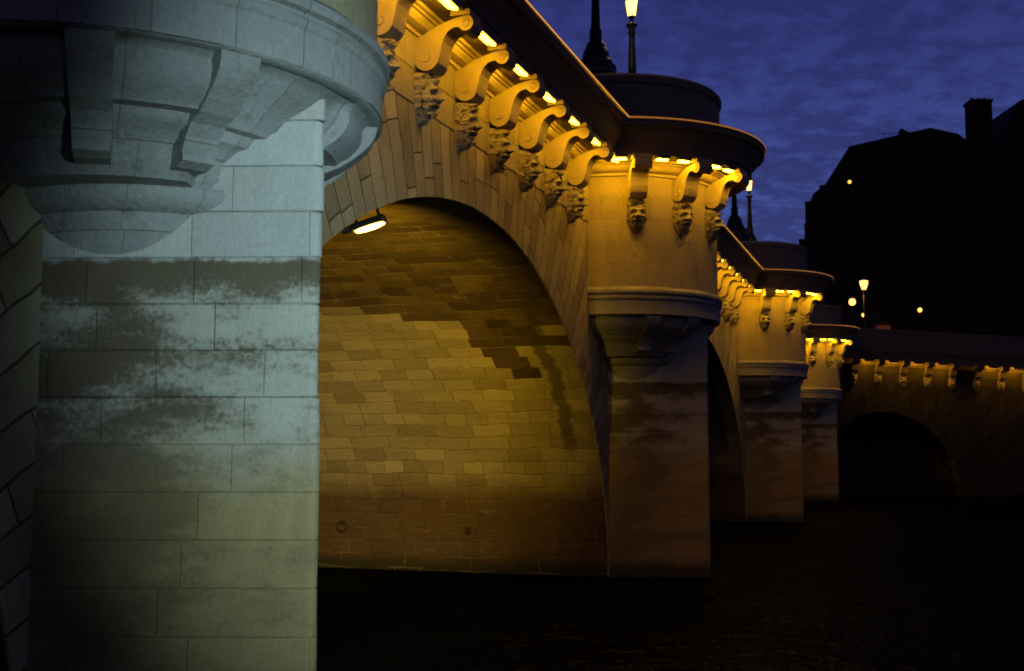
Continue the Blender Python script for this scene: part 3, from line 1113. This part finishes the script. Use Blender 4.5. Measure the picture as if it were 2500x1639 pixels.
for j in range(0, 9):
    put_console(WG, Matrix.Translation((j * PIT, 0, 0)), CONSOLE_SHADED)
    if j < 8:
        dead = j == 4
        put_flood(MWG @ Matrix.Translation(((j + .5) * PIT, -.76, 9.62)) @ Matrix.Rotation(R(30), 4, 'X'),
                  ('unlit floodlight in the dark gap of the far wall' if dead else 'floodlight over the %s lit panel of the far wall from the left' % ORD[j if j < 4 else j - 1]),
                  FD if dead else FW, 'floodlights on the far wall')
for r_ in (FW, FD):
    for ch in list(r_.children):
        bpy.data.objects.remove(ch)
    bpy.data.objects.remove(r_)

# ------------------------------------------------------------------ far street and buildings
mb = MB()
mb.box(14, 400, 84.2, 700, -3, 9.7)
tag(mb.build('street', M['asphalt']), kind='structure')


def windows(parent, x0, x1, nx, z0, z1, nz, y, wd=1.1, hg=1.9):
    for i in range(nx):
        for k in range(nz):
            x = x0 + (x1 - x0) * (i + .5) / nx
            z = z0 + (z1 - z0) * (k + .5) / nz
            mb = MB()
            mb.box(x - wd / 2, x + wd / 2, y - .05, y + .1, z - hg / 2, z + hg / 2)
            wn = mb.build('window', M['window'], parent)
            mb = MB()
            mb.box(x - wd / 2 - .15, x + wd / 2 + .15, y - .16, y + .05, z - hg / 2 - .18, z - hg / 2 - .002)
            mb.box(x - .03, x + .03, y - .09, y - .052, z - hg / 2, z + hg / 2)
            mb.build('frame', M['wall_dark'], wn)


B1 = empty('apartment_building', (28.3, 115, 9.7), R(-14))
tag(B1, 'dark corner apartment block with a sloped mansard roof against the dusk sky', 'building')
mb = MB()
mb.box(0, 16.6, 0, 16, -.1, 15.3)
mb.box(-.35, 16.8, -.4, 16.3, 13.15, 13.4)
mb.box(-.55, 16.9, -.6, 16.4, 13.41, 13.62)
mb.box(-.2, 16.75, -.25, 16.2, 4.3, 4.6)
mb.box(-.25, 16.75, -.3, 16.2, 10.2, 10.4)
mb.box(.3, 16.6, .3, 16, 15.31, 17.2)
mb.box(.1, 16.7, .1, 16, 17.21, 17.42)
mb.build('wall', M['wall_dark'], B1)
mb = MB()
sec = [(.6, 17.43), (.9, 18.2), (1.55, 18.7), (1.95, 18.9), (4.4, 22.7), (9.3, 23.6), (11.9, 24.05), (14.4, 23.3), (15.0, 22.75), (16.6, 22.9), (16.6, 17.43)]
n = len(sec)
vs = [(x, .5, z) for x, z in sec] + [(x, 15.5, z) for x, z in sec]
mb.add(vs, [(i, (i + 1) % n, n + (i + 1) % n, n + i) for i in range(n)] + [tuple(range(n))[::-1], tuple(range(n, 2 * n))])
mb.box(1.5, 2.6, .1, 1.4, 17.5, 18.95)
rf = mb.build('roof', M['roof'], B1)
mb = MB()
mb.add([(9.25, 3, 23.3), (10.9, 3, 23.3), (10.9, 5, 23.3), (9.25, 5, 23.3), (9.25, 3, 24.7), (9.5, 3, 24.8), (10.9, 3, 23.95), (9.25, 5, 24.7), (9.5, 5, 24.8), (10.9, 5, 23.95)],
       [(0, 1, 6, 5, 4), (3, 7, 8, 9, 2), (0, 4, 7, 3), (1, 2, 9, 6), (4, 5, 8, 7), (5, 6, 9, 8), (0, 3, 2, 1)])
mb.build('chimney', M['wall_dark'], rf)
mb = MB()
for bx in ((7.86, 7.90, 4, 4.04, 23.2, 24.75), (7.3, 9.2, 4, 4.03, 24.60, 24.63), (7.5, 9.0, 4, 4.03, 23.9, 23.93)):
    mb.box(*bx)
for i in range(6):
    mb.box(7.4 + i * .33, 7.42 + i * .33, 3.7, 4.3, 24.632, 24.65)
mb.build('aerial', M['iron'], rf)
windows(B1, .8, 16.2, 7, 5.0, 13.0, 3, 0)
windows(B1, .8, 16.2, 5, .2, 4.0, 1, 0, 1.9, 3.0)

B2 = empty('tower_block', (44.9, 112, 9.7))
tag(B2, 'dark house with a tall square chimney stack at the right edge', 'building')
mb = MB()
mb.box(0, 14, 0, 14, -.1, 20.5)
mb.box(-.25, 14.1, -.3, 14, 16.0, 16.3)
mb.build('wall', M['wall_dark'], B2)
mb = MB()
vs = [(0, 0, 20.5), (1.4, 0, 22.9), (3.6, 0, 26.6), (4.6, 0, 26.9), (14, 0, 26.9), (14, 0, 20.5)]
n = len(vs)
mb.add(vs + [(x, 13.5, z) for x, y, z in vs], [(i, (i + 1) % n, n + (i + 1) % n, n + i) for i in range(n)] + [tuple(range(n))[::-1], tuple(range(n, 2 * n))])
rf = mb.build('roof', M['roof'], B2)
mb = MB()
mb.box(-.9, 1.05, .6, 2.4, 20.4, 26.6)
mb.box(-1.0, 1.15, .5, 2.5, 26.601, 26.85)
for i in range(3):
    mb.lathe([(.16, 26.84), (.14, 27.2)], -.5 + i * .6, 1.5, 10)
mb.build('chimney', M['wall_dark'], rf)
windows(B2, 1, 13, 4, 1, 15.5, 4, 0)


def far_lamp(name, x, y, z, r, mat, label, ground, head='globe'):
    root = empty(name, (x, y, ground))
    h = z - ground
    mb = MB()
    mb.lathe([(.16, 0), (.15, .5), (.07, .6), (.055, h - r * 1.4), (.09, h - r * 1.3), (.03, h - r * .9)], n=10)
    mb.build('post', M['iron'], root)
    mb = MB()
    if head == 'globe':
        mb.lathe([(r * math.cos(t), h + r * math.sin(t)) for t in [R(-85 + 170 * i / 8) for i in range(9)]], n=14)
    else:
        mb.lathe([(r * .45, h - r * 1.2), (r * .9, h), (r, h + r * .8)], n=8, smooth=False)
    mb.build('glass', M[mat], root)
    mb = MB()
    mb.lathe([(r * 1.1, h + r * .85), (r * .9, h + r * 1.0), (r * .3, h + r * 1.35), (.03, h + r * 1.5)], n=8, smooth=False)
    mb.build('cap', M['iron'], root)
    tag(root, label, 'street lamp', 'street lamps beyond the bridge')
    pd = bpy.data.lights.new('far_lamp_light', 'POINT')
    pd.energy = 7000 * r * r
    pd.color = (1.0, .34, .07)
    pd.shadow_soft_size = r * .5
    po = bpy.data.objects.new('far_lamp_light', pd)
    col.objects.link(po)
    po.location = (x, y, z)


far_lamp('street_lamp', 24.94, 84.6, 14.75, .30, 'lamp_far', 'lantern shaped street lamp, topmost of the lights before the dark building', 9.7, 'lantern')
far_lamp('street_lamp', 24.2, 85, 13.55, .24, 'lamp_far', 'round street lamp left of and below the lantern before the dark building', 9.7)
far_lamp('street_lamp', 27.9, 95, 13.75, .14, 'lamp_small', 'small yellow street lamp, lowest of the lights before the dark building', 9.7)
far_lamp('street_lamp', 32.4, 95, 14.15, .17, 'lamp_small', 'small street lamp standing alone on the right before the dark building', 9.7)
rt = empty('wall_lamp', (32.2, 112.9, 28.55))
tag(rt, 'single small lit lamp high on the mansard roof of the dark building', 'lamp')
mb = MB(); mb.lathe([(.16 * math.cos(t), .16 * math.sin(t)) for t in [R(-85 + 170 * i / 8) for i in range(9)]], n=12); mb.build('glass', M['lamp_small'], rt)
mb = MB(); mb.box(-.03, .03, .1, 1.6, -.03, .03); mb.box(-.1, .1, .12, .2, -.12, .12); mb.build('bracket', M['iron'], rt)

kk = empty('kiosk', (30.9, 100, 9.7))
tag(kk, 'low reddish street kiosk under the lamps in front of the dark building', 'kiosk')
mb = MB(); mb.box(-.55, .55, -.5, .5, 0, 3.7); mb.build('body', M['kiosk'], kk)
mb = MB(); mb.box(-.65, .65, -.6, .6, 3.701, 3.85); mb.box(-.4, .4, -.4, .4, 3.851, 4.0); mb.build('roof', M['roof'], kk)

# ------------------------------------------------------------------ iron mooring rings and fittings on the wall under the arch
def mooring(s, d, z, lab, r=.13):
    o_ = empty('mooring_ring')
    a = R(90) - math.atan2(1, 1) * 0
    o_.matrix_basis = MBR @ Matrix.Translation((s, d, z)) @ Matrix.Rotation(R(90), 4, 'Z')
    mb = MB(); mb.torus(r, .022, c=(0, .03, -r * .6)); mb.build('ring', M['rust'], o_)
    mb = MB(); mb.box(-.05, .05, -.06, .05, -.03, .05); mb.build('staple', M['rust'], o_)
    tag(o_, lab, 'mooring ring', 'iron mooring rings under the arch')


mooring(19.07, 7.05, 1.16, 'large iron mooring ring low on the wall under the arch, beside the near pier')
mooring(19.07, 3.58, 1.08, 'small iron mooring ring low on the wall under the arch, nearer its front', .06)
